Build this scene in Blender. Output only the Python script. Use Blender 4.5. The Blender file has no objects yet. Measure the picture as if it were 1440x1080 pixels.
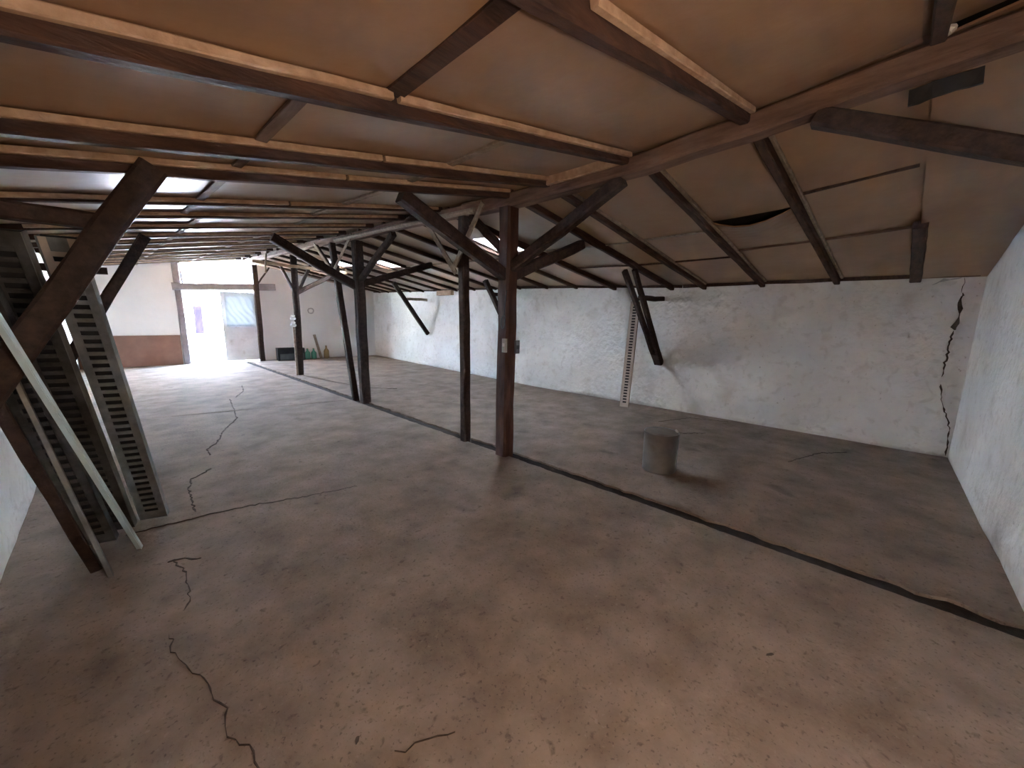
import bpy, math, random
from mathutils import Vector, Matrix, noise

random.seed(7)
SC = bpy.context.scene
COL = SC.collection
R = math.radians

# ------------------------------------------------------------------ camera
def make_camera():
    yaw, p, roll = R(46.6), R(9.72), R(1.0)
    fw = Vector((math.sin(yaw) * math.cos(p), math.cos(yaw) * math.cos(p), -math.sin(p)))
    r = Vector((math.cos(yaw), -math.sin(yaw), 0)); u = r.cross(fw)
    r2 = r * math.cos(roll) + u * math.sin(roll); u2 = -r * math.sin(roll) + u * math.cos(roll)
    cam = bpy.data.cameras.new('camera')
    cam.sensor_width = 36; cam.lens = 13.5; cam.clip_start = 0.03; cam.clip_end = 500
    o = bpy.data.objects.new('camera', cam); COL.objects.link(o)
    m = Matrix((r2, u2, -fw)).transposed().to_4x4(); m.translation = (0, 0, 1.5)
    o.matrix_world = m
    SC.camera = o
make_camera()

# ------------------------------------------------------------------ world, sun, portals, exposure
def make_world():
    w = bpy.data.worlds.new('sky'); SC.world = w; w.use_nodes = True
    nt = w.node_tree; bg = nt.nodes['Background']
    sky = nt.nodes.new('ShaderNodeTexSky'); sky.sky_type = 'NISHITA'
    sky.sun_disc = False; sky.sun_elevation = R(52); sky.sun_rotation = R(205); sky.air_density = 1.3; sky.dust_density = 2.0
    nt.links.new(sky.outputs[0], bg.inputs[0]); bg.inputs[1].default_value = 12.5
make_world()

def make_light(name, kind, loc, direction, energy=1, size=1, size_y=1, color=(1, 1, 1), portal=False):
    l = bpy.data.lights.new(name, kind); l.energy = energy; l.color = color
    if kind == 'AREA':
        l.shape = 'RECTANGLE'; l.size = size; l.size_y = size_y
        if portal: l.cycles.is_portal = True
    if kind == 'SUN': l.angle = R(0.6)
    if kind == 'POINT': l.shadow_soft_size = size
    o = bpy.data.objects.new(name, l); COL.objects.link(o); o.location = loc
    if kind != 'POINT':
        o.rotation_euler = Vector(direction).to_track_quat('-Z', 'Y').to_euler()
    return o
make_light('sun', 'SUN', (0, 0, 20), (0.35, 0.62, -0.85), energy=42, color=(.93, .96, 1.0))
make_light('door_portal', 'AREA', (2.5, 14.85, 1.55), (0, -1, 0), size=2.3, size_y=3.2, portal=True)

SC.view_settings.view_transform = 'Standard'
SC.view_settings.look = 'None'
SC.view_settings.gamma = 1
SC.view_settings.use_curve_mapping = False
SC.view_settings.exposure = 2.0
SC.cycles.max_bounces = 14
SC.cycles.diffuse_bounces = 10
SC.cycles.sample_clamp_indirect = 20

# ------------------------------------------------------------------ materials
def mat(name, c1, c2, scale=4.0, rough=0.8, bump=0.3, stretch=(1, 1, 1), spots=None, metal=0.0, detail=6, bscale=None,
        bdist=0.01, coord='Position', spec=0.4, mid=0.5, wid=0.35):
    m = bpy.data.materials.new(name); m.use_nodes = True
    nt = m.node_tree; N = nt.nodes; L = nt.links
    b = N['Principled BSDF']; b.inputs['Roughness'].default_value = rough; b.inputs['Metallic'].default_value = metal
    b.inputs['Specular IOR Level'].default_value = spec
    if coord == 'Position':
        g = N.new('ShaderNodeNewGeometry'); src = g.outputs['Position']
    else:
        g = N.new('ShaderNodeTexCoord'); src = g.outputs[coord]
    mp = N.new('ShaderNodeMapping'); mp.inputs['Scale'].default_value = stretch
    L.new(src, mp.inputs['Vector'])
    n = N.new('ShaderNodeTexNoise'); n.inputs['Scale'].default_value = scale; n.inputs['Detail'].default_value = detail
    n.inputs['Roughness'].default_value = 0.62
    L.new(mp.outputs[0], n.inputs['Vector'])
    cr = N.new('ShaderNodeValToRGB')
    cr.color_ramp.elements[0].position = mid - wid / 2; cr.color_ramp.elements[1].position = mid + wid / 2
    cr.color_ramp.elements[0].color = (*c1, 1); cr.color_ramp.elements[1].color = (*c2, 1)
    L.new(n.outputs['Fac'], cr.inputs['Fac'])
    out = cr.outputs['Color']
    for (col, sc, lo, hi, amt) in (spots or []):
        n2 = N.new('ShaderNodeTexNoise'); n2.inputs['Scale'].default_value = sc; n2.inputs['Detail'].default_value = 5
        n2.inputs['Distortion'].default_value = 0.4
        L.new(mp.outputs[0], n2.inputs['Vector'])
        mr = N.new('ShaderNodeMapRange'); mr.inputs['From Min'].default_value = lo; mr.inputs['From Max'].default_value = hi
        mr.inputs['To Max'].default_value = amt
        L.new(n2.outputs['Fac'], mr.inputs['Value'])
        mx = N.new('ShaderNodeMix'); mx.data_type = 'RGBA'
        L.new(mr.outputs[0], mx.inputs['Factor']); L.new(out, mx.inputs['A']); mx.inputs['B'].default_value = (*col, 1)
        out = mx.outputs['Result']
    L.new(out, b.inputs['Base Color'])
    if bump:
        nb = N.new('ShaderNodeTexNoise'); nb.inputs['Scale'].default_value = bscale or scale * 6; nb.inputs['Detail'].default_value = 8
        L.new(mp.outputs[0], nb.inputs['Vector'])
        bp = N.new('ShaderNodeBump'); bp.inputs['Strength'].default_value = bump; bp.inputs['Distance'].default_value = bdist
        L.new(nb.outputs['Fac'], bp.inputs['Height']); L.new(bp.outputs[0], b.inputs['Normal'])
    return m

M = {}
M['plaster'] = mat('whitewashed_plaster', (.66, .66, .645), (.80, .80, .79), 1.3, .9, .45, spots=[((.42, .38, .33), 2.2, .60, .80, .6), ((.34, .30, .26), 26, .66, .74, .6), ((.50, .48, .45), 9, .56, .68, .4)], bscale=13, bdist=.06)
M['plaster_smooth'] = mat('smooth_white_plaster', (.72, .73, .74), (.80, .81, .82), .9, .85, .25, bscale=12)
M['concrete'] = mat('worn_concrete', (.168, .130, .104), (.295, .238, .193), 2.6, .9, .3, detail=14, spots=[((.33, .285, .235), 2.3, .56, .78, .4), ((.085, .066, .053), 3.1, .60, .78, .6), ((.075, .058, .046), 22, .62, .70, .5), ((.29, .25, .21), 45, .64, .72, .5), ((.055, .042, .034), 70, .60, .68, .5)], bscale=34, bdist=.02, spec=.12)
M['dirt'] = mat('dark_dirt', (.012, .009, .007), (.03, .023, .018), 12, 1, .6)
M['crack'] = mat('crack_dark', (.035, .027, .022), (.09, .07, .056), 20, 1, 0)
M['timber'] = mat('dark_timber', (.018, .011, .009), (.060, .034, .024), 3, .75, .6, coord='Object', stretch=(6, 6, 6), bscale=8)
M['timber_red'] = mat('red_brown_timber', (.040, .016, .010), (.085, .036, .022), 3, .6, .5, coord='Object', stretch=(5, 5, 1), bscale=8)
M['rafter'] = mat('brown_rafter', (.026, .012, .008), (.080, .038, .022), 4, .75, .5, stretch=(1, 6, 6), bscale=10)
M['beam'] = mat('dusty_beam', (.10, .058, .040), (.22, .135, .095), 3, .8, .6, stretch=(5, 1, 5), bscale=8)
M['pale'] = mat('pale_raw_wood', (.34, .22, .14), (.52, .37, .25), 5, .7, .3, stretch=(3, 3, 3), bscale=14)
M['grey_board'] = mat('grey_weathered_board', (.20, .16, .12), (.34, .28, .22), 6, .8, .4, stretch=(3, 3, 3))
M['panel'] = mat('tan_hardboard', (.25, .145, .082), (.345, .212, .124), 1.1, .34, .35, bscale=2.2, bdist=.03, spots=[((.22, .15, .09), 3.2, .6, .8, .4)], spec=.5)
M['roof'] = mat('dark_roof_sheet', (.03, .025, .02), (.06, .05, .04), 3, .9, .2)
M['steel'] = mat('dull_galvanised_steel', (.165, .175, .175), (.32, .335, .335), 7, .5, .2, metal=.55)
M['steel_dark'] = mat('dark_rusty_steel', (.042, .043, .042), (.12, .122, .118), 7, .6, .3, metal=.35)
M['steel_pale'] = mat('pale_painted_and_lit_steel', (.50, .42, .36), (.62, .54, .47), 6, .5, .1)
M['aluminium'] = mat('bare_aluminium', (.66, .88, .92), (.78, .95, .98), 5, .3, .05, metal=.35)
M['rustpaint'] = mat('brown_primer', (.20, .13, .085), (.30, .20, .135), 6, .6, .2)
M['dado'] = mat('brown_dado_paint', (.20, .105, .075), (.28, .155, .115), 2.2, .6, .2)
M['frame'] = mat('grey_violet_door_timber', (.17, .155, .17), (.27, .25, .27), 4, .7, .3)
M['leaf'] = mat('pale_grey_door_board', (.52, .54, .57), (.68, .70, .73), 2.5, .7, .3, spots=[((.30, .29, .27), 4, .6, .75, .6)])
M['black'] = mat('black_plastic', (.012, .014, .016), (.03, .032, .035), 5, .5, .1)
M['dark_grey'] = mat('dark_grey_plastic', (.06, .065, .065), (.11, .115, .115), 5, .6, .1)
M['switch'] = mat('grey_plastic', (.42, .42, .40), (.50, .50, .48), 6, .5, .05)
M['porcelain'] = mat('white_porcelain', (.82, .82, .80), (.9, .9, .9), 4, .2, 0)
M['drum'] = mat('dull_sheet_metal', (.15, .145, .14), (.25, .24, .23), 4, .42, .15, metal=.5, spots=[((.16, .12, .09), 6, .6, .75, .6)])
M['dust'] = mat('dusty_lid', (.13, .108, .09), (.20, .17, .145), 6, .9, .3)
M['stain'] = mat('grey_wall_stain', (.34, .35, .36), (.46, .47, .48), 9, .9, 0)
M['yard'] = mat('pale_yard_paving', (.55, .53, .50), (.70, .68, .65), 2, .9, .2)
M['yardwall'] = mat('white_yard_wall', (.78, .77, .75), (.86, .85, .83), 1, .9, .1)
M['violet'] = mat('violet_grey_board', (.004, .0035, .009), (.007, .006, .014), 6, 1, 0, spec=0)
M['paper'] = mat('crumpled_paper', (.70, .66, .58), (.82, .78, .70), 9, .8, .2)

def glassy(name, col, trans, rough=.35, bottle=False):
    m = bpy.data.materials.new(name); m.use_nodes = True
    nt = m.node_tree; N = nt.nodes; L = nt.links
    b = N['Principled BSDF']
    nz = N.new('ShaderNodeTexNoise'); nz.inputs['Scale'].default_value = 5
    mx = N.new('ShaderNodeMix'); mx.data_type = 'RGBA'
    mx.inputs['A'].default_value = (*col, 1); mx.inputs['B'].default_value = (*[c * .85 for c in col], 1)
    L.new(nz.outputs['Fac'], mx.inputs['Factor']); L.new(mx.outputs['Result'], b.inputs['Base Color'])
    b.inputs['Roughness'].default_value = rough
    if bottle:
        b.inputs['Transmission Weight'].default_value = trans
        return m
    t = N.new('ShaderNodeBsdfTranslucent'); t.inputs['Color'].default_value = (*col, 1)
    s = N.new('ShaderNodeMixShader'); s.inputs[0].default_value = trans
    L.new(b.outputs[0], s.inputs[1]); L.new(t.outputs[0], s.inputs[2])
    L.new(s.outputs[0], N['Material Output'].inputs['Surface'])
    return m
M['sheet'] = glassy('plastic_sheeting', (.50, .58, .62), .012, .25)
M['skypane'] = glassy('translucent_roof_sheet', (.75, .77, .76), .65, .5)
M['green'] = glassy('green_bottle_glass', (.25, .72, .55), .45, .12, True)
M['amber'] = glassy('amber_bottle_glass', (.50, .36, .16), .35, .15, True)
def bulb_mat():
    m = bpy.data.materials.new('fill_bulb_glass'); m.use_nodes = True
    N = m.node_tree.nodes; b = N['Principled BSDF']
    b.inputs['Base Color'].default_value = (1, .9, .75, 1)
    b.inputs['Emission Color'].default_value = (1, .62, .34, 1); b.inputs['Emission Strength'].default_value = 20
    nz = N.new('ShaderNodeTexNoise'); m.node_tree.links.new(nz.outputs['Fac'], b.inputs['Roughness'])
    return m
M['bulb'] = bulb_mat()

# ------------------------------------------------------------------ object helpers
def wloc(p):
    v = Vector((0, 0, 0))
    while p is not None:
        v = v + p.location; p = p.parent
    return v

def empty(name, loc, label=None, cat=None, group=None, kind=None):
    o = bpy.data.objects.new(name, None); COL.objects.link(o); o.location = loc
    o.empty_display_size = .1
    tag(o, label, cat, group, kind); return o

def tag(o, label=None, cat=None, group=None, kind=None):
    if label: o['label'] = label
    if cat: o['category'] = cat
    if group: o['group'] = group
    if kind: o['kind'] = kind
    return o

def obj(name, geo, material, parent=None, smooth=False, origin=None):
    verts, faces = geo
    me = bpy.data.meshes.new(name)
    verts = [Vector(v) for v in verts]
    if parent is not None and origin is None:
        org = wloc(parent)
    elif origin is not None:
        org = Vector(origin)
    else:
        xs = [v.x for v in verts]; ys = [v.y for v in verts]; zs = [v.z for v in verts]
        org = Vector(((min(xs) + max(xs)) / 2, (min(ys) + max(ys)) / 2, min(zs)))
    me.from_pydata([v - org for v in verts], [], faces)
    me.materials.append(M[material] if isinstance(material, str) else material)
    if smooth:
        for p in me.polygons: p.use_smooth = True
    me.update()
    o = bpy.data.objects.new(name, me); COL.objects.link(o)
    if parent is not None:
        o.parent = parent; o.location = org - wloc(parent)
    else:
        o.location = org
    return o

def join(*geos):
    V, F = [], []
    for v, f in geos:
        k = len(V); V += list(v); F += [tuple(i + k for i in q) for q in f]
    return V, F

def box(x0, x1, y0, y1, z0, z1):
    v = [(x0, y0, z0), (x1, y0, z0), (x1, y1, z0), (x0, y1, z0), (x0, y0, z1), (x1, y0, z1), (x1, y1, z1), (x0, y1, z1)]
    f = [(3, 2, 1, 0), (4, 5, 6, 7), (0, 1, 5, 4), (1, 2, 6, 5), (2, 3, 7, 6), (3, 0, 4, 7)]
    return v, f

def tube_path(pts, section, closed=True, jit=0.0, seed=0, up=None, scale=None):
    """sweep a 2D section along pts; section given as (side, up) pairs"""
    pts = [Vector(p) for p in pts]; V, F = [], []; n = len(section); rnd = random.Random(seed)
    for i, p in enumerate(pts):
        d = (pts[min(i + 1, len(pts) - 1)] - pts[max(i - 1, 0)]).normalized()
        ref = Vector(up) if up else (Vector((0, 0, 1)) if abs(d.z) < .9 else Vector((0, 1, 0)))
        s = d.cross(ref).normalized(); u = s.cross(d).normalized()
        k = scale[i] if scale else 1.0
        ja, jb = rnd.uniform(-jit, jit), rnd.uniform(-jit, jit)
        for (a, b) in section:
            V.append(p + s * (a * k + ja + rnd.uniform(-jit, jit) * .5) + u * (b * k + jb + rnd.uniform(-jit, jit) * .5))
    for i in range(len(pts) - 1):
        for j in range(n):
            a, b = i * n + j, i * n + (j + 1) % n
            F.append((a, b, b + n, a + n))
    F.append(tuple(range(n - 1, -1, -1))); F.append(tuple(range((len(pts) - 1) * n, len(pts) * n)))
    return V, F

def sect(w, h, c=None):
    c = min(w, h) * .14 if c is None else c
    a, b = w / 2, h / 2
    return [(-a + c, -b), (a - c, -b), (a, -b + c), (a, b - c), (a - c, b), (-a + c, b), (-a, b - c), (-a, -b + c)]

def rsect(r, n=10):
    return [(r * math.cos(2 * math.pi * i / n), r * math.sin(2 * math.pi * i / n)) for i in range(n)]

def beam(p0, p1, w, h, jit=.004, seg=6, seed=0, up=None, bow=0.0):
    p0, p1 = Vector(p0), Vector(p1); pts = []
    for i in range(seg + 1):
        t = i / seg; p = p0.lerp(p1, t); p = p + Vector((0, 0, -bow * math.sin(math.pi * t))); pts.append(p)
    return tube_path(pts, sect(w, h), jit=jit, seed=seed or int(abs(p0.x * 91 + p0.y * 57 + p1.z * 33) * 100), up=up)

def lathe(profile, n=24, center=(0, 0, 0)):
    V, F = [], []; cx, cy, cz = center
    for r, z in profile:
        for i in range(n):
            a = 2 * math.pi * i / n; V.append((cx + r * math.cos(a), cy + r * math.sin(a), cz + z))
    for k in range(len(profile) - 1):
        for i in range(n):
            a, b = k * n + i, k * n + (i + 1) % n; F.append((a, b, b + n, a + n))
    if profile[0][0] > 1e-6: F.append(tuple(range(n - 1, -1, -1)))
    if profile[-1][0] > 1e-6: F.append(tuple(range((len(profile) - 1) * n, len(profile) * n)))
    return V, F

# ------------------------------------------------------------------ room shape functions
def interp(tab, y):
    if y <= tab[0][0]: return tab[0][1]
    for (a, za), (b, zb) in zip(tab, tab[1:]):
        if y <= b: return za + (zb - za) * (y - a) / (b - a)
    return tab[-1][1]
RIDGE_Z = [(-.75, 2.87), (-.3, 2.80), (.16, 2.725), (.74, 2.65), (1.42, 2.605), (2.73, 2.590), (3.7, 2.62), (5.1, 2.68), (6.5, 2.71), (8.3, 2.80), (10.5, 2.86), (15.2, 2.95)]
BEAM_Z = [(-.75, 2.775), (-.3, 2.735), (.16, 2.70), (.74, 2.65), (1.42, 2.605), (2.73, 2.590), (3.7, 2.62), (5.1, 2.68), (6.5, 2.71), (8.3, 2.80), (10.5, 2.86), (15.2, 2.95)]   # underside of ridge beam
def ridge(y): return interp(RIDGE_Z, y) + .165
def eave_l(y): return 2.12 + .035 * max(0, y - 2.5)
def eave_r(y): return 2.075 + .036 * max(0, y - 2.5)
def zp(x, y):
    r = ridge(y)
    if x < 2.95: return r + (eave_l(y) - r) * (2.95 - x) / 3.5
    return r + (eave_r(y) - r) * (x - 2.95) / 3.6
def wall_x(y):
    return 6.55 - .02 * max(0, min(1, y / 5.5)) if y < 5.5 else 6.53 + .59 * (y - 5.5) / 8.52
FAR0, FAR1 = Vector((-.55, 15.0, 0)), Vector((7.12, 14.02, 0))
FD = (FAR1 - FAR0).normalized(); FN = Vector((-FD.y, FD.x, 0))       # FN points outdoors (+Y)
def far(x, z=0, d=0):
    """point on the far wall at world x, height z, d metres outside it"""
    s = (x - FAR0.x) / FD.x
    return FAR0 + FD * s + FN * d + Vector((0, 0, z))
def far_box(x0, x1, d0, d1, z0, z1):
    P = [far(x0, z0, d0), far(x1, z0, d0), far(x1, z0, d1), far(x0, z0, d1), far(x0, z1, d0), far(x1, z1, d0), far(x1, z1, d1), far(x0, z1, d1)]
    return P, box(0, 1, 0, 1, 0, 1)[1]

# ------------------------------------------------------------------ floor
floor = obj('floor', box(-.85, 7.5, -1.0, 15.4, -.35, -.065), 'dirt', origin=(0, 0, 0))
tag(floor, 'worn brown-grey concrete floor split by a dark drainage channel', kind='structure')

def slab(xa, xb, ya, yb, seed, raga, ragb, dx=.16, dy=.16, lift=.004):
    """slab with ragged long edges; xa, xb functions of y; ya, yb functions of x"""
    nx, ny = 18, 260; V, F = [], []
    for j in range(ny + 1):
        for i in range(nx + 1):
            u, v = i / nx, j / ny
            x = xa + (xb - xa) * u; y = ya(x) + (yb(x) - ya(x)) * v
            if i == 0: x += raga * noise.noise(Vector((y * 7, seed, 0))) + raga * .6 * noise.noise(Vector((y * 25, seed, 3)))
            if i == nx: x += ragb * noise.noise(Vector((y * 7, seed, 5))) + ragb * .6 * noise.noise(Vector((y * 25, seed, 8)))
            V.append((x, y, lift * noise.noise(Vector((x * 1.1, y * 1.1, seed)))))
    for j in range(ny):
        for i in range(nx):
            a = j * (nx + 1) + i; F.append((a, a + 1, a + nx + 2, a + nx + 1))
    ring = [i for i in range(nx + 1)] + [j * (nx + 1) + nx for j in range(1, ny + 1)] + [ny * (nx + 1) + i for i in range(nx - 1, -1, -1)] + [j * (nx + 1) for j in range(ny - 1, 0, -1)]
    k = len(V)
    for r in ring: V.append((V[r][0], V[r][1], -.07))
    m = len(ring)
    for i in range(m): F.append((ring[i], k + i, k + (i + 1) % m, ring[(i + 1) % m]))
    return V, F
tag(obj('channel_dirt', box(2.88, 3.10, -.85, 15.0, -.07, -.02), 'dirt', floor), 'dark earth packed in the narrow drainage channel')
jl = lambda x: 7.47 - .245 * (x + .0)            # cross joint of the left half
obj('concrete_slab', slab(-.7, 2.925, lambda x: -.9, lambda x: jl(x) - .012, 1, 0, .012), 'concrete', floor)
obj('concrete_slab', slab(-.7, 2.925, lambda x: jl(x) + .012, lambda x: 15.35, 2, 0, .012), 'concrete', floor)
obj('concrete_slab', slab(3.055, 7.45, lambda x: -.9, lambda x: 15.35, 3, .04, 0), 'concrete', floor)

def crack(pts, w, seed, z=.0055, parent=None, plane='z', mate='crack'):
    """thin jagged ribbon following pts"""
    rnd = random.Random(seed); P = []
    pts = [Vector(p) for p in pts]
    for a, b in zip(pts, pts[1:]):
        n = max(2, int((b - a).length / .03))
        for i in range(n):
            q = a.lerp(b, i / n); q = q + Vector([rnd.uniform(-1, 1) * .011 for _ in range(3)]); P.append(q)
    P.append(pts[-1]); V, F = [], []
    for i, p in enumerate(P):
        d = (P[min(i + 1, len(P) - 1)] - P[max(i - 1, 0)])
        up = Vector((0, 0, 1)) if plane == 'z' else Vector((1, 0, 0))
        s = d.cross(up).normalized(); k = w * rnd.uniform(.12, 1.1) * (0.25 if i in (0, len(P) - 1) else 1)
        for sg in (-1, 1):
            q = p + s * sg * k / 2
            if plane == 'z': q.z = z
            else: q.x = z
            V.append(q)
    n = len(V)
    for i in range(len(P) - 1): F.append((2 * i, 2 * i + 1, 2 * i + 3, 2 * i + 2))
    off = Vector((0, 0, -.012)) if plane == 'z' else Vector((.02, 0, 0))
    V += [v + off for v in V]
    F += [tuple(reversed([i + n for i in f])) for f in F]
    for i in range(len(P) - 1):
        F.append((2 * i, 2 * i + 2, 2 * i + 2 + n, 2 * i + n)); F.append((2 * i + 1, 2 * i + 1 + n, 2 * i + 3 + n, 2 * i + 3))
    return obj('crack', (V, F), mate, parent)
CR = [([(1.40, 8.2), (1.19, 6.61), (.93, 6.02), (.77, 5.49), (.64, 5.27), (.64, 5.02)], .022), ([(.56, 4.55), (.39, 4.37), (.345, 4.11), (.327, 3.61)], .026),
      ([(.14, 2.94), (.18, 2.73), (.16, 2.65), (.156, 2.455), (.12, 2.386)], .014), ([(.058, 2.256), (.05, 2.087), (.082, 1.965), (.11, 1.88), (.133, 1.776), (.151, 1.675), (.161, 1.606), (.144, 1.55), (.159, 1.483), (.187, 1.415), (.197, 1.3), (.21, 1.15)], .013),
      ([(.106, 2.952), (.155, 2.955), (.217, 2.9), (.258, 2.87)], .022), ([(.53, 1.035), (.637, .994), (.723, .94)], .006),
      ([(-.05, 3.54), (.417, 3.49), (.70, 3.42), (.96, 3.32), (1.4, 3.2)], .012), ([(4.75, 1.95), (5.1, 1.9), (5.5, 1.55)], .016), ([(5.0, .55), (5.6, .35), (5.9, .1)], .014), ([(5.6, 2.25), (6.2, 2.0), (6.4, 1.5)], .01),
      ([(1.87, 9.6), (1.75, 8.9), (1.5, 8.3)], .02), ([(3.3, 10.3), (3.5, 8.7), (3.75, 7.6), (4.1, 7.2)], .012)]
for i, (p, w) in enumerate(CR): crack([(a, b, 0) for a, b in p], w * (.45 if w < .015 else .55), i + 1, parent=floor)
def blot(cx, cy, rx, ry, rot, seed, n=16, z=.0052):
    V = [(cx, cy, z)]; F = []
    for i in range(n):
        a = 2 * math.pi * i / n; k = 1 + .45 * noise.noise(Vector((math.cos(a) * 1.5, math.sin(a) * 1.5, seed)))
        x, y = rx * k * math.cos(a), ry * k * math.sin(a)
        V.append((cx + x * math.cos(rot) - y * math.sin(rot), cy + x * math.sin(rot) + y * math.cos(rot), z))
    F = [(0, 1 + i, 1 + (i + 1) % n) for i in range(n)]
    return V, F
for i, (x, y, a, b, r) in enumerate([(.462, 1.168, .016, .006, .9), (1.935, .175, .022, .007, -.6), (1.05, 5.6, .02, .01, .3)]):
    obj('floor_chip', blot(x, y, a, b, r, i), 'crack', floor)

# ------------------------------------------------------------------ walls
def wall_grid(name, path, ztop, inward, thick, material, label, nz=26, step=.16, amp=.012, seed=0):
    """path: list of (x,y) along the inner face; lumpy inner face, flat outside"""
    pts = []
    for (a, b) in zip(path, path[1:]):
        a, b = Vector((*a, 0)), Vector((*b, 0)); n = max(1, int((b - a).length / step))
        pts += [a.lerp(b, i / n) for i in range(n)]
    pts.append(Vector((*path[-1], 0)))
    V, F = [], []; nx = len(pts) - 1
    inw = Vector((*inward, 0))
    for j in range(nz + 1):
        z = -.05 + (ztop + .05) * j / nz
        for p in pts:
            k = noise.noise(Vector((p.x * 1.2 + seed, p.y * 1.2, z * 1.2))) + .45 * noise.noise(Vector((p.x * 4 + seed, p.y * 4, z * 4)))
            V.append(p + inw * (amp * k) + Vector((0, 0, z)))
    n0 = len(V)
    for j in range(nz + 1):
        z = -.05 + (ztop + .05) * j / nz
        for p in pts: V.append(p - inw * thick + Vector((0, 0, z)))
    w = nx + 1
    for j in range(nz):
        for i in range(nx):
            a = j * w + i; F.append((a, a + 1, a + w + 1, a + w)); F.append((n0 + a, n0 + a + w, n0 + a + w + 1, n0 + a + 1))
    for i in range(nx):
        a = nz * w + i; F.append((a, a + 1, n0 + a + 1, n0 + a)); F.append((i + 1, i, n0 + i, n0 + i + 1))
    for j in range(nz):
        a = j * w; F.append((a, a + w, n0 + a + w, n0 + a)); a += nx; F.append((a + w, a, n0 + a, n0 + a + w))
    o = obj(name, (V, F), material, smooth=True, origin=(0, 0, 0)); tag(o, label, kind='structure'); return o
w_right = wall_grid('wall_right', [(6.55, -.9), (6.53, 5.5), (7.15, 14.3)], 2.9, (-1, 0), .3, 'plaster', 'long rough whitewashed wall behind the slotted rail and drum', seed=1)
w_left = wall_grid('wall_left', [(-.55, -.9), (-.55, 15.2)], 2.9, (1, 0), .3, 'plaster', 'rough whitewashed wall behind the leaning metal trays', seed=2)
w_near = wall_grid('wall_near', [(-.7, -.75), (6.8, -.75)], 3.5, (0, 1), .3, 'plaster', 'rough whitewashed end wall at the right edge of the picture', seed=3)
ZT = 3.5
wf = obj('wall_far', join(far_box(-.8, 1.53, 0, .28, -.05, ZT), far_box(3.50, 7.6, 0, .28, -.05, ZT), far_box(1.53, 3.50, 0, .28, 3.1, ZT)), 'plaster_smooth', origin=(0, 0, 0))
tag(wf, 'smooth white far wall around the bright doorway', kind='structure')
# cracked corner of the right wall
crack([(6.52, -.725, .02), (6.52, -.72, .28), (6.52, -.69, .44), (6.52, -.59, .72), (6.52, -.58, .84)], .018, 50, z=6.525, parent=w_right, plane='x')
crack([(6.52, -.575, .93), (6.52, -.583, 1.17), (6.52, -.592, 1.45)], .016, 51, z=6.525, parent=w_right, plane='x')
crack([(6.52, -.592, 1.45), (6.52, -.60, 1.56), (6.52, -.60, 1.64), (6.52, -.605, 1.72), (6.52, -.60, 1.82), (6.52, -.6, 1.86)], .05, 52, z=6.524, parent=w_right, plane='x')
crack([(6.52, -.6, 1.86), (6.52, -.59, 2.02)], .008, 53, z=6.525, parent=w_right, plane='x')
crack([(6.52, -.56, 2.02), (6.52, -.45, 2.0), (6.52, -.36, 1.955)], .03, 54, z=6.525, parent=w_right, plane='x', mate='stain')
# ring stain on the far wall
V, F = [], []
for i in range(20):
    a = 2 * math.pi * i / 20
    for r in (.065, .105):
        k = r * (1 + .18 * noise.noise(Vector((math.cos(a) * 2, math.sin(a) * 2, r * 9)))); V.append(far(4.97 + k * math.cos(a), 1.63 + k * math.sin(a), -.003))
for i in range(20): a = 2 * i; b = (2 * i + 2) % 40; F.append((a, a + 1, b + 1, b))
obj('wall_stain', (V, F), 'stain', wf)
# brown dado left of the door
dd = obj('trim_1', far_box(-.54, 1.50, -.05, .0, 0, .85), 'dado', origin=far(.5)); tag(dd, 'brown low board across the foot of the far wall left of the doorway', kind='structure')

# ------------------------------------------------------------------ ceiling: roof sheet, panels, rafters, battens
SKY = [(3.90, 4.50, 3.93, 4.55), (4.36, 4.80, 7.85, 8.5), (4.05, 4.45, 9.65, 10.3)]     # x0,x1,y0,y1 skylight holes
def roof_sheet():
    V, F = [], []
    xs_l = [-.95, 2.95]; ys = sorted(set([-1.1, .16, .74, 1.42, 2.73, 3.7, 5.1, 6.5, 8.3, 12, 15.5] + [y for s in SKY for y in s[2:]]))
    xs_r = sorted(set([2.95, 7.8] + [x for s in SKY for x in s[:2]]))
    def quad(x0, x1, y0, y1):
        k = len(V)
        for dz in (.16, .19):
            for x, y in ((x0, y0), (x1, y0), (x1, y1), (x0, y1)): V.append((x, y, zp(x, y) + dz))
        for f in box(0, 1, 0, 1, 0, 1)[1]: F.append(tuple(k + i for i in f))
    for y0, y1 in zip(ys, ys[1:]):
        quad(-.95, 2.95, y0, y1)
        for x0, x1 in zip(xs_r, xs_r[1:]):
            if any(x0 >= s[0] - 1e-6 and x1 <= s[1] + 1e-6 and y0 >= s[2] - 1e-6 and y1 <= s[3] + 1e-6 for s in SKY): continue
            quad(x0, x1, y0, y1)
    return V, F
ceiling = obj('ceiling', roof_sheet(), 'roof', origin=(0, 0, 0))
tag(ceiling, 'low pitched ceiling of tan boards on dark rafters', kind='structure')

LY = [-.02, .78, 1.57, 2.33, 2.83, 4.0, 4.8, 5.7, 6.65, 7.6, 8.6, 9.6, 10.6, 11.6, 12.6, 13.6]
RY = [(-.02, -.22), (.77, .48), (1.5, 1.3), (2.36, 2.08), (2.83, 2.58), (3.93, 3.62), (4.72, 4.46), (5.45, 5.2), (6.25, 6.0), (7.05, 6.85), (7.85, 7.7), (8.65, 8.5), (9.45, 9.3), (10.4, 10.3), (11.2, 11.1), (12.0, 11.9), (12.8, 12.7), (13.5, 13.4)]

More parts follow.
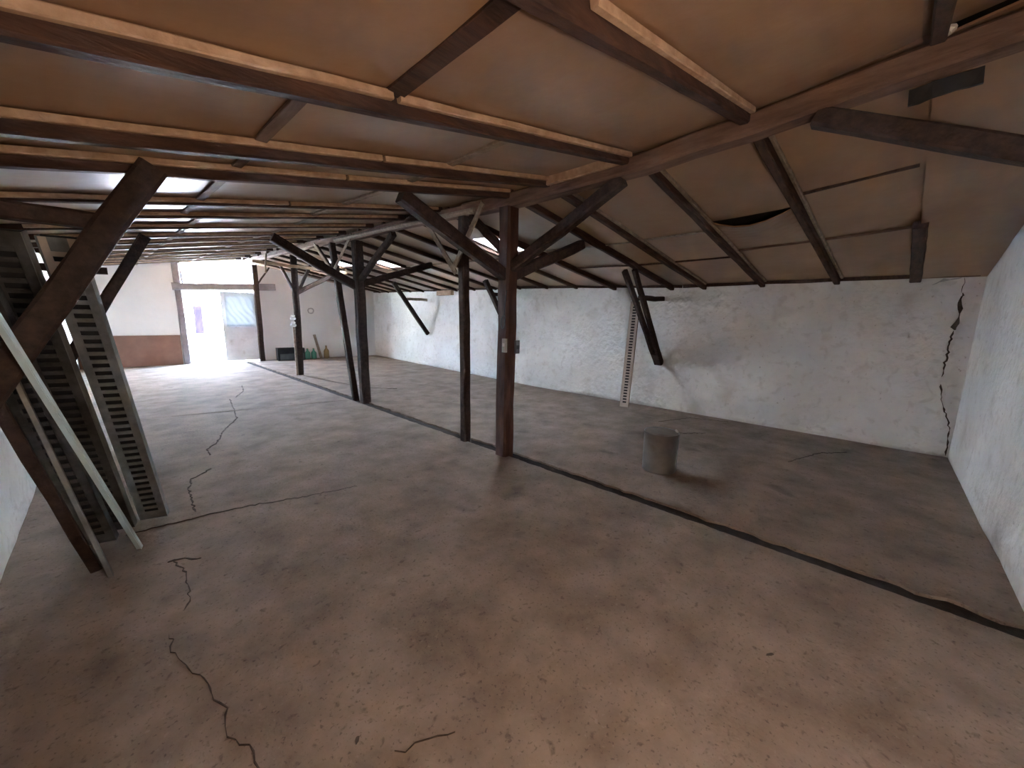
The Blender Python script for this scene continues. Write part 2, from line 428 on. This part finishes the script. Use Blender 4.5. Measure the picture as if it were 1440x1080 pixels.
def panel(xa, xb, y0, y1, sag, seed, drop=0.0, lens=0.0, nx=8, ny=6, far_end=False):
    """board between two rafters; y0,y1 are functions of x"""
    V, F = [], []
    for j in range(ny + 1):
        for i in range(nx + 1):
            u, v = i / nx, j / ny; x = xa + (xb - xa) * u; y = y0(x) + (y1(x) - y0(x)) * v
            s = math.sin(math.pi * v) * (.55 + .45 * math.sin(math.pi * u)) * sag
            s += .006 * noise.noise(Vector((x * 2.3, y * 2.3, seed)))
            s += lens * math.sin(math.pi * v) * (1 - u) ** 2
            V.append((x, y, zp(x, y) - s - drop))
    n = len(V); V += [(x, y, z + .012) for x, y, z in V]
    w = nx + 1
    for j in range(ny):
        for i in range(nx):
            a = j * w + i; F.append((a, a + w, a + w + 1, a + 1)); F.append((n + a, n + a + 1, n + a + w + 1, n + a + w))
    ring = [i for i in range(w)] + [j * w + nx for j in range(1, ny + 1)] + [ny * w + i for i in range(nx - 1, -1, -1)] + [j * w for j in range(ny - 1, 0, -1)]
    for i in range(len(ring)):
        a, b = ring[i], ring[(i + 1) % len(ring)]; F.append((a, b, b + n, a + n))
    return obj('ceiling_panel', (V, F), 'panel', ceiling, smooth=False)

def cst(y): return lambda x: y
def mixy(p): return lambda x: p[0] + (p[1] - p[0]) * max(0, min(1.1, (x - 2.95) / 3.6))
rnd = random.Random(5)
def rafter(p0, p1, lath=None, w=.06, h=.08, m='rafter'):
    r = obj('rafter', beam(p0, p1, w, h, .003, 10), m, ceiling); return r
def batten(x, ya, yb, w=.05, m='rafter', h=.02):
    obj('batten', beam((x, ya, zp(x, ya) - .012), (x, yb, zp(x, yb) - .012), w, h, .002, 4), m, ceiling)

# left slope
ys = [-.9] + LY + [15.3]
for k, (a, b) in enumerate(zip(ys, ys[1:])):
    if k <= 1: cuts = [-.6, .9, 2.96]
    elif k == 2: cuts = [-.6, .9, 2.96]
    elif k <= 6: cuts = [-.6, .62, 1.75, 2.96]
    else: cuts = [-.6, .78, 1.85, 2.96]
    for xa, xb in zip(cuts, cuts[1:]):
        panel(xa + .002, xb - .002, cst(a), cst(b), rnd.uniform(-.012, .022), k * 7 + xa)
    for x in cuts[1:-1]:
        batten(x, a + .035, b - .035, .05 if k > 2 else .075, 'rafter' if k <= 2 else 'grey_board' if x > 1 or k > 5 else 'beam')
for y in LY:
    hh = .085 if y < 3 else .055
    r = rafter((-.54, y, zp(-.54, y) - hh / 2), (2.94, y, zp(2.94, y) - hh / 2), h=hh)
    def lath_piece(xa, xb, off=0):
        obj('lath', beam((xa, y - .045, zp(xa, y) - .024 - off), (xb, y - .045, zp(xb, y) - .024 - off), .03, .032, .002, 6), 'pale', r)
    if y < 0: pass
    elif y < .8: lath_piece(1.1, 2.86)
    elif y < 1.6: lath_piece(-.5, .89); lath_piece(.92, 2.86, .004)
    elif y < 4.1: lath_piece(-.5, 1.25); lath_piece(1.27, 2.86)
    else: lath_piece(-.4, 2.8)

# right slope
pairs = [(-.9, -.9)] + RY + [(15.3, 15.3)]
def sky_in(k):
    for s in SKY:
        if pairs[k][0] <= s[2] + .1 and pairs[k + 1][1] >= s[3] - .35 and pairs[k][0] < s[3] < pairs[k + 1][0] + .3: return s
    return None
for k in range(len(pairs) - 1):
    fa, fb = mixy(pairs[k]), mixy(pairs[k + 1])
    xe = wall_x(pairs[k + 1][1]) + .03
    if k == 0: cuts = [2.94, xe]
    elif k == 1: cuts = [2.94, 4.15, 5.2, xe]
    elif k == 2: cuts = [2.94, 4.36, 5.2, xe]
    elif k <= 5: cuts = [2.94, 4.55, 5.4, xe]
    else: cuts = [2.94, 4.75, xe]
    s = next((q for q in SKY if fa(q[0]) - .01 <= q[2] and fb(q[0]) + .01 >= q[3]), None)
    if s:
        panel(2.94, s[0], fa, fb, .01, k); panel(s[1], xe, fa, fb, .015, k + .3)
        panel(s[0] + .002, s[1] - .002, fa, cst(s[2]), 0, k + .5, nx=2, ny=2); panel(s[0] + .002, s[1] - .002, cst(s[3]), fb, 0, k + .6, nx=2, ny=2)
        continue
    for i, (xa, xb) in enumerate(zip(cuts, cuts[1:])):
        lens = .10 if (k == 2 and i == 1) else (.012 if (k == 1 and i == 1) else 0)
        panel(xa + .002, xb - .002, fa, fb, rnd.uniform(-.004, .02), k * 5 + i, drop=.05 if k == 0 else 0, lens=lens)
    for x in cuts[1:-1]:
        if (k, x) == (2, 4.36): continue
        if (k, x) == (1, 4.15): batten(x, fa(x) + .035, fb(x) - .035, .03); continue
        batten(x, fa(x) + .035, fb(x) - .035, .04, 'grey_board' if x < 5 and k > 2 else 'beam' if k < 3 else 'rafter')
for k, (a, b) in enumerate(RY):
    xe = wall_x(b) + .01
    x0 = 2.96 if k else 5.06
    q = mixy((a, b))
    r = rafter((x0, q(x0), zp(x0, q(x0)) - (.055 if k == 0 else .042 if k < 6 else .03)), (xe, q(xe), zp(xe, q(xe)) - (.055 if k == 0 else .042 if k < 6 else .03)), w=.065 if k else .10, h=.07 if k == 0 else .08 if k < 6 else .06)
    if 0 < k < 4:
        f = mixy((a - .045, b - .045))
        obj('lath', beam((3.0, f(3.0), zp(3.0, f(3)) - .02), (xe - .1, f(xe), zp(xe - .1, f(xe)) - .02), .025, .03, .002, 6), 'grey_board', r)
# wall plate boards along the eave on the right wall
for i, (ya, yb) in enumerate([(-.7, 2.4), (2.42, 5.5), (5.52, 9.6), (9.62, 13.9)]):
    obj('wall_plate', beam((wall_x(ya) - .01, ya, zp(wall_x(ya), ya) - .02), (wall_x(yb) - .01, yb, zp(wall_x(yb), yb) - .02), .05, .045, .004, 8), 'rafter', ceiling)
# skylights: curb boards, translucent sheet
for i, (x0, x1, y0, y1) in enumerate(SKY):
    w = empty('window_%d' % (i + 1), ((x0 + x1) / 2, (y0 + y1) / 2, zp((x0 + x1) / 2, (y0 + y1) / 2)))
    tag(w, ['bright roof light glaring behind the thick main post', 'bright roof light beside the twin posts', 'bright roof light near the far end of the right roof slope'][i], kind='structure')
    def slope_box(xa, xb, ya, yb, d0, d1):
        P = [(x, y, zp(x, y) + d) for d in (d0, d1) for x, y in ((xa, ya), (xb, ya), (xb, yb), (xa, yb))]
        return P, box(0, 1, 0, 1, 0, 1)[1]
    t = .02
    for (xa, xb, ya, yb) in ((x0 - t, x0, y0 - t, y1 + t), (x1, x1 + t, y0 - t, y1 + t), (x0, x1, y0 - t, y0), (x0, x1, y1, y1 + t)):
        obj('curb_board', slope_box(xa, xb, ya, yb, .0, .19), 'grey_board', w)
    obj('pane', slope_box(x0, x1, y0, y1, .004, .010), 'skypane', w)

# ------------------------------------------------------------------ ridge beam
def bz(y): return interp(BEAM_Z, y)
rb = empty('ridge_beam', (2.95, 2.9, 2.6), 'long rough squared beam running over the row of posts', 'beam')
YS = [-.74, -.3, .16, .74, 1.1, 1.42, 2.0, 2.73, 3.2, 3.55]
obj('beam_length', tube_path([(2.95, y, bz(y) + .065) for y in YS], sect(.15, .13), jit=.006, seed=4), 'beam', rb)
obj('beam_length', tube_path([(2.97 + .012 * (y - 3.4), y, bz(y) + .055 + .012) for y in (3.56, 4.2, 5.1, 5.8, 6.5, 7.4, 8.3, 9.4, 10.5)], sect(.12, .11), jit=.006, seed=5), 'beam', rb)
obj('beam_length', tube_path([(3.05, y, bz(y) + .07) for y in (10.51, 11.5, 12.5, 13.6, 14.35)], sect(.12, .11), jit=.005, seed=6), 'beam', rb)
tag(obj('packing_board', beam((2.84, 1.60, bz(1.6) + .10), (2.84, 2.32, bz(2.32) + .10), .035, .075, .003, 5), 'pale', rb), 'pinkish pale board nailed along the beam')
tag(obj('pole', tube_path([(2.86, y, bz(y) + .02) for y in (3.3, 4.2, 5.5, 6.9)], rsect(.03, 8), jit=.004), 'grey_board', rb), 'thin grey pole beside the beam')

# ------------------------------------------------------------------ posts with braces
GP = 'timber posts along the floor channel'
def post(name, base, top, w, label, m='timber', rot=0.0, round_=False, jit=.005, seed=1):
    e = empty(name, base, label, 'post', GP)
    b, t = Vector(base), Vector(top)
    pts = [b.lerp(t, i / 9) for i in range(10)]
    s = rsect(w / 2, 12) if round_ else [(a * math.cos(rot) - c * math.sin(rot), a * math.sin(rot) + c * math.cos(rot)) for a, c in sect(w, w)]
    obj('shaft', tube_path(pts, s, jit=jit, seed=seed, up=(0, 1, 0)), m, e)
    return e
def brace(e, p0, p1, w, h, m='timber', name='brace', up=None, jit=.005):
    return obj(name, beam(p0, p1, w, h, jit, 6, up=up), m, e)

p1 = post('timber_post', (2.93, 2.87, -.02), (2.95, 2.87, bz(2.87)), .158, 'thick red-brown main post carrying two small boxes', 'timber_red', seed=11)
brace(p1, (1.72, 2.87, zp(1.72, 2.87) - .10), (2.90, 2.87, 1.93), .10, .115)
brace(p1, (4.26, 2.87, zp(4.26, 2.87) - .09), (2.98, 2.87, 1.93), .10, .115)
brace(p1, (2.95, 1.62, bz(1.62) - .01), (2.95, 2.83, 2.0), .10, .10)
brace(p1, (2.95, 3.45, bz(3.45) - .01), (2.95, 2.9, 2.15), .08, .08)
p2 = post('timber_post', (2.93, 3.545, -.02), (2.92, 3.56, bz(3.55)), .10, 'slim dark post with pale boards nailed in a V at its top', seed=12)
brace(p2, (2.855, 3.16, 2.68), (2.855, 3.68, 2.03), .018, .06, 'grey_board', 'board', jit=.001)
brace(p2, (2.855, 4.25, 2.70), (2.855, 3.62, 2.0), .018, .06, 'grey_board', 'board', jit=.001)
p3 = post('timber_post', (3.04, 6.43, -.02), (3.03, 6.45, bz(6.45)), .15, 'upright timber post of the pair with a leaning slim post', seed=13)
brace(p3, (1.80, 6.5, zp(1.8, 6.5) - .09), (3.0, 6.48, 1.98), .11, .13)
brace(p3, (4.52, 6.5, zp(4.52, 6.5) - .10), (3.06, 6.48, 2.02), .10, .11)
brace(p3, (3.03, 5.27, bz(5.27) - .01), (3.03, 6.38, 2.08), .08, .09)
p4 = post('timber_post', (2.99, 6.70, -.02), (2.93, 7.20, bz(7.2)), .10, 'slim post leaning against the thick upright timber post', seed=14)
brace(p4, (2.87, 6.28, bz(6.3) + .06), (2.87, 7.1, 2.22), .018, .06, 'grey_board', 'board', jit=.001)
brace(p4, (2.87, 7.85, bz(7.8) + .02), (2.87, 7.05, 2.22), .018, .06, 'grey_board', 'board', jit=.001)
brace(p4, (2.95, 7.95, bz(7.9)), (2.95, 7.25, 2.25), .06, .07)
p5 = post('timber_post', (3.30, 10.47, 0), (3.33, 10.47, zp(3.33, 10.47) - .05), .15, 'round post with white insulators and spreading braces', 'timber', round_=True, seed=15)
brace(p5, (3.02, 10.47, 2.66), (3.32, 10.47, 2.0), .055, .07)
brace(p5, (3.74, 10.47, zp(3.74, 10.4) - .1), (3.36, 10.47, 2.0), .06, .07)
brace(p5, (4.48, 10.47, zp(4.48, 10.47) - .09), (3.36, 10.47, 2.03), .09, .10)
brace(p5, (2.45, 10.38, 2.66), (4.55, 10.38, 2.60), .03, .07, 'pale', 'tie_board')
brace(p5, (2.72, 10.34, 2.86), (2.68, 10.34, 2.42), .03, .05, 'grey_board', 'hanging_board')
b6 = far(3.44, 0, -.14)
p6 = post('timber_post', b6, (b6.x, b6.y, zp(b6.x, b6.y) - .02), .14, 'dark post beside the door leaf with plastic sheeting', seed=16)
brace(p6, (b6.x + .42, b6.y, 2.96), (b6.x + .05, b6.y, 2.42), .035, .045)
obj('brace', beam((2.95, .42, bz(.42) - .01), (2.95, -.74, 2.10), .10, .10, .005, 6), 'timber', rb)

# ------------------------------------------------------------------ diagonal wall struts
GS = 'diagonal struts between walls and rafters'
def strut(base, top, w, h, label, tie=None, double=0.0, m='timber'):
    e = empty('wall_strut', base, label, 'strut', GS)
    if double:
        for s in (-1, 1):
            off = Vector((0, s * double, 0)); obj('diagonal', beam(Vector(base) + off * .4, Vector(top) + off + Vector((s * .05, 0, 0)), w * .66, h * .9, .004, 6), m, e)
        obj('foot_block', beam(Vector(base).lerp(Vector(top), -.03), Vector(base).lerp(Vector(top), .1), w * 1.6, h * 1.05, .004, 2), m, e)
    else:
        obj('diagonal', beam(base, top, w, h, .005, 8), m, e)
    if tie:
        obj('tie', beam(tie[0], tie[1], .07, .075, .006, 5), tie[2] if len(tie) > 2 else m, e)
    return e
strut((6.50, 2.70, .82), (5.38, 2.77, zp(5.38, 2.77) - .08), .09, .10, 'doubled dark strut on the whitewashed wall beside the slotted rail', ((6.53, 2.72, 1.86), (5.72, 2.74, 1.84)), double=.10)
strut((6.55, 6.25, 1.05), (5.75, 6.28, zp(5.75, 6.28) - .07), .10, .10, 'dark strut on the whitewashed wall partly hidden by the thick main post', ((6.58, 6.27, 2.02), (5.95, 6.28, 2.02)))
strut((6.80, 10.0, .98), (5.75, 10.1, zp(5.75, 10.1) - .07), .10, .11, 'brown strut farthest along the whitewashed right wall', ((6.82, 10.05, 2.0), (6.15, 10.07, 2.0), 'grey_board'))
strut((-.53, 2.80, .88), (.26, 2.80, zp(.26, 2.8) - .05), .10, .115, 'thick dark strut in front of the leaning metal trays', ((-.54, 2.80, 1.92), (.07, 2.80, 1.92)))
strut((-.53, 6.5, .55), (.46, 6.5, zp(.46, 6.5) - .05), .10, .11, 'dark strut farther along the left wall behind the metal trays', ((-.54, 6.5, 1.95), (.1, 6.5, 1.95)))
tag(obj('timber_block', box(wall_x(8.62) - .12, wall_x(8.62) - .015, 8.62, 9.28, 2.10, 2.23), 'pale'), 'pale timber block under the eave on the right wall', 'block')

# ------------------------------------------------------------------ doorway
door = empty('door_1', far(2.5), 'tall doorway open on the left with a sheeted leaf on the right', kind='structure')
obj('jamb', beam(far(1.60, -.02, .02), far(1.57, 3.02, .02), .16, .15, .006, 6, up=(0, 1, 0)), 'frame', door)
obj('lintel', beam(far(1.46, 2.22, -.05), far(3.97, 2.36, -.05), .16, .20, .008, 8), 'frame', door)
obj('transom_bar', beam(far(1.70, 2.30, .08), far(1.66, 2.95, .08), .05, .05, .002, 3, up=(0, 1, 0)), 'frame', door)
leaf = obj('door_leaf', far_box(2.52, 3.44, .03, .05, .04, 1.10), 'leaf', door)
for (x0, x1, z0, z1) in ((2.52, 2.66, .04, 2.16), (3.32, 3.44, .04, 2.16), (2.66, 3.32, .04, .16), (2.66, 3.32, 1.05, 1.16), (2.66, 3.32, 2.04, 2.16)):
    obj('leaf_rail', far_box(x0, x1, .005, .045 if z0 < 1 and z1 > 2 else .03, z0, z1), 'leaf', leaf)
V, F = [], []; n = 36
for j in range(n + 1):
    for i in range(n + 1):
        u, v = i / n, j / n
        d = .014 * math.sin((u * 1.2 - v * -0.9) * 26 + 3 * noise.noise(Vector((u * 3, v * 3, 1)))) * (.35 + .65 * min(1, v + u * .5)) + .012 * noise.noise(Vector((u * 6, v * 6, 4)))
        V.append(far(2.62 + .80 * u, 1.10 + 1.03 * v, -.012 + d * .8))
for j in range(n):
    for i in range(n): a = j * (n + 1) + i; F.append((a, a + 1, a + n + 2, a + n + 1))
tag(obj('plastic_sheet', (V, F), 'sheet', leaf, smooth=True), 'wrinkled clear plastic sheeting over the upper half')

# ------------------------------------------------------------------ yard outside the doorway
yard = obj('yard_ground', box(-14, 20, 15.25, 46, -.30, -.03), 'yard'); tag(yard, 'sunlit pale paving outside the doorway', kind='structure')
yw = empty('yard_building', (3, 24, -.03), 'sunlit white building across the yard seen through the doorway', 'building')
obj('wall', box(-9, 15, 24, 24.3, -.03, 5.2), 'yardwall', yw)
obj('roof_edge', box(-9.3, 15.3, 23.6, 24.5, 5.2, 5.4), 'frame', yw)
obj('pilaster', box(3.60, 3.78, 23.9, 24, -.03, 5.2), 'leaf', yw)
sb = empty('standing_board', (2.45, 18.6, -.03), 'violet-grey board on two legs standing in the yard', 'board')
obj('board', box(2.36, 2.62, 18.6, 18.64, .72, 1.75), 'violet', sb)
for x in (2.36, 2.60): obj('leg', beam((x + .01, 18.62, -.03), (x + .01, 18.62, .75), .03, .03, 0, 2, up=(0, 1, 0)), 'frame', sb)
gw = empty('garden_wall', (1.4, 17.2, -.03), 'rough white side wall running away just outside the doorway', 'wall')
obj('wall', box(1.25, 1.55, 15.6, 23.9, -.03, 2.0), 'yardwall', gw)

# ------------------------------------------------------------------ slotted metal trays leaning on the left truss, and the rail on the right wall
def tray(name, foot, top, width, side_dir, label, group, m, depth=.045, nslot=36, mflange=None, slot_w=.5, pale_end=0, mback=None):
    """channel-shaped plank with a row of cross slots; foot, top: centres of the two ends"""
    e = empty(name, foot, label, 'metal tray', group)
    f, t = Vector(foot), Vector(top); ax = (t - f).normalized(); Ln = (t - f).length
    s = Vector(side_dir); s = (s - ax * s.dot(ax)).normalized(); nrm = s.cross(ax).normalized()
    P = lambda a, b, c: f + s * a + ax * b + nrm * c
    def bx(a0, a1, b0, b1, c0, c1):
        return [P(a0, b0, c0), P(a1, b0, c0), P(a1, b1, c0), P(a0, b1, c0), P(a0, b0, c1), P(a1, b0, c1), P(a1, b1, c1), P(a0, b1, c1)], box(0, 1, 0, 1, 0, 1)[1]
    h = width / 2; q = width * slot_w / 2; th = .003
    parts = [bx(-h, -q, 0, Ln, -th, 0), bx(q, h, 0, Ln, -th, 0)]
    pale = []; m0 = .07; pitch = (Ln - 2 * m0) / nslot
    parts.append(bx(-q, q, 0, m0, -th, 0)); parts.append(bx(-q, q, Ln - m0, Ln, -th, 0))
    for i in range(nslot):
        b = m0 + i * pitch + pitch * .55
        parts.append(bx(-q, q, b, b + pitch * .45, -th, .004))
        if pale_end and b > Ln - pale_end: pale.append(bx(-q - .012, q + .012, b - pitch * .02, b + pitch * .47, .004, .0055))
    obj('slotted_face', join(*parts), m, e)
    obj('slot_shade_plate', bx(-h, h, 0, Ln, -depth, -depth + .003), mback or 'black', e)  # black plate added behind the slots to give them their shade
    if pale: tag(obj('lit_end', join(*pale, bx(-q - .03, -q, Ln - pale_end, Ln, 0, .002), bx(q, q + .03, Ln - pale_end, Ln, 0, .002)), 'steel_pale', e), 'pinkish light on the top end, put in as colour')  # pinkish light falling on the tray top, laid on as pale colour
    for sg in (-1, 1):
        obj('flange', bx(sg * h - .002, sg * h + .002, 0, Ln, -depth, .002), mflange or m, e)
    return e
GT = 'slotted metal trays leaning by the left wall'
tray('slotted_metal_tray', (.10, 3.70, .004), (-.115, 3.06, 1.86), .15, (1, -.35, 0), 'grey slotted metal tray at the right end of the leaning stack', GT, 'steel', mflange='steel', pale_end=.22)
tray('slotted_metal_tray', (-.085, 3.66, .004), (-.30, 3.02, 1.86), .17, (1, -.35, 0), 'darker slotted metal tray in the middle of the leaning stack', GT, 'steel_dark', mflange='steel')
tray('slotted_metal_tray', (-.17, 3.52, .004), (-.43, 2.95, 1.80), .15, (1, -.35, 0), 'rusty dark slotted tray behind the bright aluminium bar', GT, 'steel_dark', nslot=30)
tray('slotted_metal_rail', (6.13, 3.09, .004), (6.50, 3.19, 1.83), .15, (.25, -1, 0), 'pale slotted metal rail leaning on the whitewashed wall', None, 'steel_pale', nslot=34, mflange='rustpaint', slot_w=.42)
tag(obj('angle_bar', join(beam((.0, 3.26, .004), (-.36, 2.42, 1.78), .028, .003, 0, 2), beam((.013, 3.265, .004), (-.347, 2.425, 1.78), .003, .028, 0, 2)), 'aluminium'), 'bright aluminium angle bar leaning across the metal trays', 'bar')
tag(obj('flat_bar', beam((-.13, 3.02, .004), (-.33, 2.88, 1.31), .022, .03, .002, 6), 'steel'), 'grey dented flat bar with its foot nearest the camera', 'bar')
tag(obj('plank', beam((-.19, 3.15, .004), (-.475, 2.90, 1.52), .05, .035, .003, 6), 'timber'), 'dark plank leaning left of the grey flat bar', 'plank')

# ------------------------------------------------------------------ drum
d = empty('metal_drum', (3.765, 1.47, .002), 'short sheet-metal drum standing alone on the floor', 'drum')
C = (3.765, 1.47, .002)
obj('body', lathe([(.160, 0), (.163, .008), (.161, .03), (.163, .20), (.165, .385), (.167, .395), (.165, .40), (.160, .398), (.159, .372)], 40, C), 'drum', d, smooth=True)
obj('lid', lathe([(.1585, .375), (.1585, .392), (.150, .394)], 40, C), 'dust', d)
obj('seam', beam((3.765 + .164 * math.cos(-1.2), 1.47 + .164 * math.sin(-1.2), .006), (3.765 + .166 * math.cos(-1.2), 1.47 + .166 * math.sin(-1.2), .395), .014, .006, 0, 2, up=(math.cos(-1.2), math.sin(-1.2), 0)), 'drum', d)
obj('bent_rim', beam((3.765 + .155 * math.cos(-1.0), 1.47 + .155 * math.sin(-1.0), .40), (3.765 + .155 * math.cos(-.65), 1.47 + .155 * math.sin(-.65), .408), .012, .02, .001, 4), 'steel_pale', d)

# ------------------------------------------------------------------ small things on the posts
sw = empty('switch_box', (2.835, 2.80, 1.22), 'pale grey switch box on the left face of the thick main post', 'switch box')
obj('housing', beam((2.838, 2.80, 1.15), (2.838, 2.80, 1.29), .055, .03, 0, 2, up=(1, 0, 0)), 'switch', sw)
obj('rocker', beam((2.82, 2.80, 1.21), (2.82, 2.80, 1.245), .025, .008, 0, 2, up=(1, 0, 0)), 'porcelain', sw)
sk = empty('socket_box', (2.99, 2.78, 1.2), 'dark socket box on the near face of the thick main post', 'socket box')
obj('housing', beam((3.00, 2.775, 1.13), (3.00, 2.775, 1.27), .03, .06, 0, 2, up=(1, 0, 0)), 'dark_grey', sk)
obj('socket_face', beam((3.00, 2.757, 1.18), (3.00, 2.757, 1.22), .008, .04, 0, 2, up=(1, 0, 0)), 'black', sk)
pts = []
for i in range(17):
    t = i / 16; a = t * 2 * math.pi
    pts.append((2.835 - .02 * math.sin(a * .5), 2.81 + .028 * math.sin(a), 1.46 + .065 * math.cos(a)))
pts = [(2.86, 2.80, 1.78), (2.845, 2.805, 1.65)] + pts
tag(obj('wire_loop', tube_path(pts, rsect(.0035, 6)), 'black', smooth=True), 'thin dark wire loop hanging on the thick main post', 'wire')
for k, z in enumerate((1.20, 1.36)):
    e = empty('insulator', (3.215, 10.42, z), ['lower white porcelain insulator on the round post', 'upper white porcelain insulator on the round post'][k], 'insulator', 'insulators on the round post')
    obj('knob', lathe([(.02, 0), (.055, .012), (.065, .045), (.05, .07), (.03, .078), (.05, .095), (.04, .125), (.0, .135)], 16, (3.20, 10.41, z)), 'porcelain', e, smooth=True)
    obj('pin', beam((3.20, 10.41, z + .06), (3.27, 10.45, z + .06), .012, .012, 0, 1), 'steel_dark', e)
tag(obj('batten_strip', beam((3.195, 10.385, .005), (3.20, 10.385, 1.2), .05, .03, .003, 6, up=(0, 1, 0)), 'grey_board'), 'grey strip of wood standing against the round post', 'plank')
V, F = lathe([(0, -.02), (.02, -.014), (.026, 0), (.02, .014), (0, .02)], 10, (2.862, -.05, 2.855))
V = [Vector(v) + Vector((noise.noise(Vector(v) * 60), noise.noise(Vector(v) * 60 + Vector((5, 0, 0))), noise.noise(Vector(v) * 60 + Vector((0, 5, 0))))) * .012 for v in V]
tag(obj('paper_wad', (V, F), 'paper'), 'small pale crumpled wad stuck on the beam', 'paper')
tag(obj('dark_strip', beam((3.0, .05, 2.655), (3.01, -.20, 2.675), .02, .075, .006, 6), 'black'), 'dark strip along the beam near the end wall', 'sheeting')  # plain dark strip just under the ridge beam

# ------------------------------------------------------------------ things along the far wall
cr = empty('crate', far(4.22, 0, -.22), 'black crate with a grey front at the foot of the far wall', 'crate')
obj('body', join(far_box(3.84, 4.62, -.42, -.02, 0, .04), far_box(3.84, 3.88, -.42, -.02, 0, .40), far_box(4.58, 4.62, -.42, -.02, 0, .40), far_box(3.84, 4.62, -.06, -.02, 0, .40), far_box(3.84, 4.62, -.42, -.38, 0, .40)), 'black', cr)
obj('front_panel', far_box(3.90, 4.60, -.445, -.42, .02, .22), 'dark_grey', cr)
GB = 'bottles by the far wall'
def bottle(x, dd, h, r, m, label):
    c = far(x, .002, dd)
    e = empty('bottle', c, label, 'bottle', GB)
    obj('glass', lathe([(r * .9, 0), (r, .01), (r, h * .55), (r * .8, h * .66), (r * .35, h * .78), (r * .32, h * .95)], 18, c), m, e, smooth=True)
    obj('stopper', lathe([(r * .36, h * .95), (r * .36, h), (0, h)], 12, c), 'grey_board', e)
bottle(4.74, -.20, .36, .085, 'green', 'green glass bottle close to the black crate')
bottle(4.93, -.20, .36, .085, 'green', 'green glass bottle nearest the upright stick')
bottle(5.34, -.18, .44, .085, 'amber', 'amber bottle right of the upright stick')
tag(obj('stick', beam(far(5.16, .0, -.20), far(5.02, .82, -.04), .075, .05, .003, 5, up=(0, 1, 0)), 'grey_board'), 'brown stick leaning upright on the far wall between bottles', 'stick')

# ------------------------------------------------------------------ unseen bulb added behind the camera as warm fill
lb = empty('added_fill_bulb', (.55, -.45, 1.50), 'bare warm bulb by the near end wall, added unseen to light floor and ceiling', 'added lamp')
obj('cord', beam((.55, -.45, 1.61), (.55, -.45, zp(.55, -.45)), .006, .006, 0, 2, up=(0, 1, 0)), 'black', lb)
obj('socket', lathe([(.018, 1.55), (.02, 1.58), (.014, 1.62)], 14, (.55, -.45, 0)), 'black', lb, smooth=True)
obj('glass', lathe([(0, 1.45), (.02, 1.455), (.032, 1.48), (.028, 1.51), (.016, 1.55)], 16, (.55, -.45, 0)), 'bulb', lb, smooth=True)
pl = make_light('fill_bulb_light', 'POINT', (.55, -.45, 1.41), None, energy=10, size=.05, color=(1, .72, .54))  # added warm fill for the near floor and ceiling
pl.parent = lb; pl.location = Vector((.55, -.45, 1.41)) - lb.location
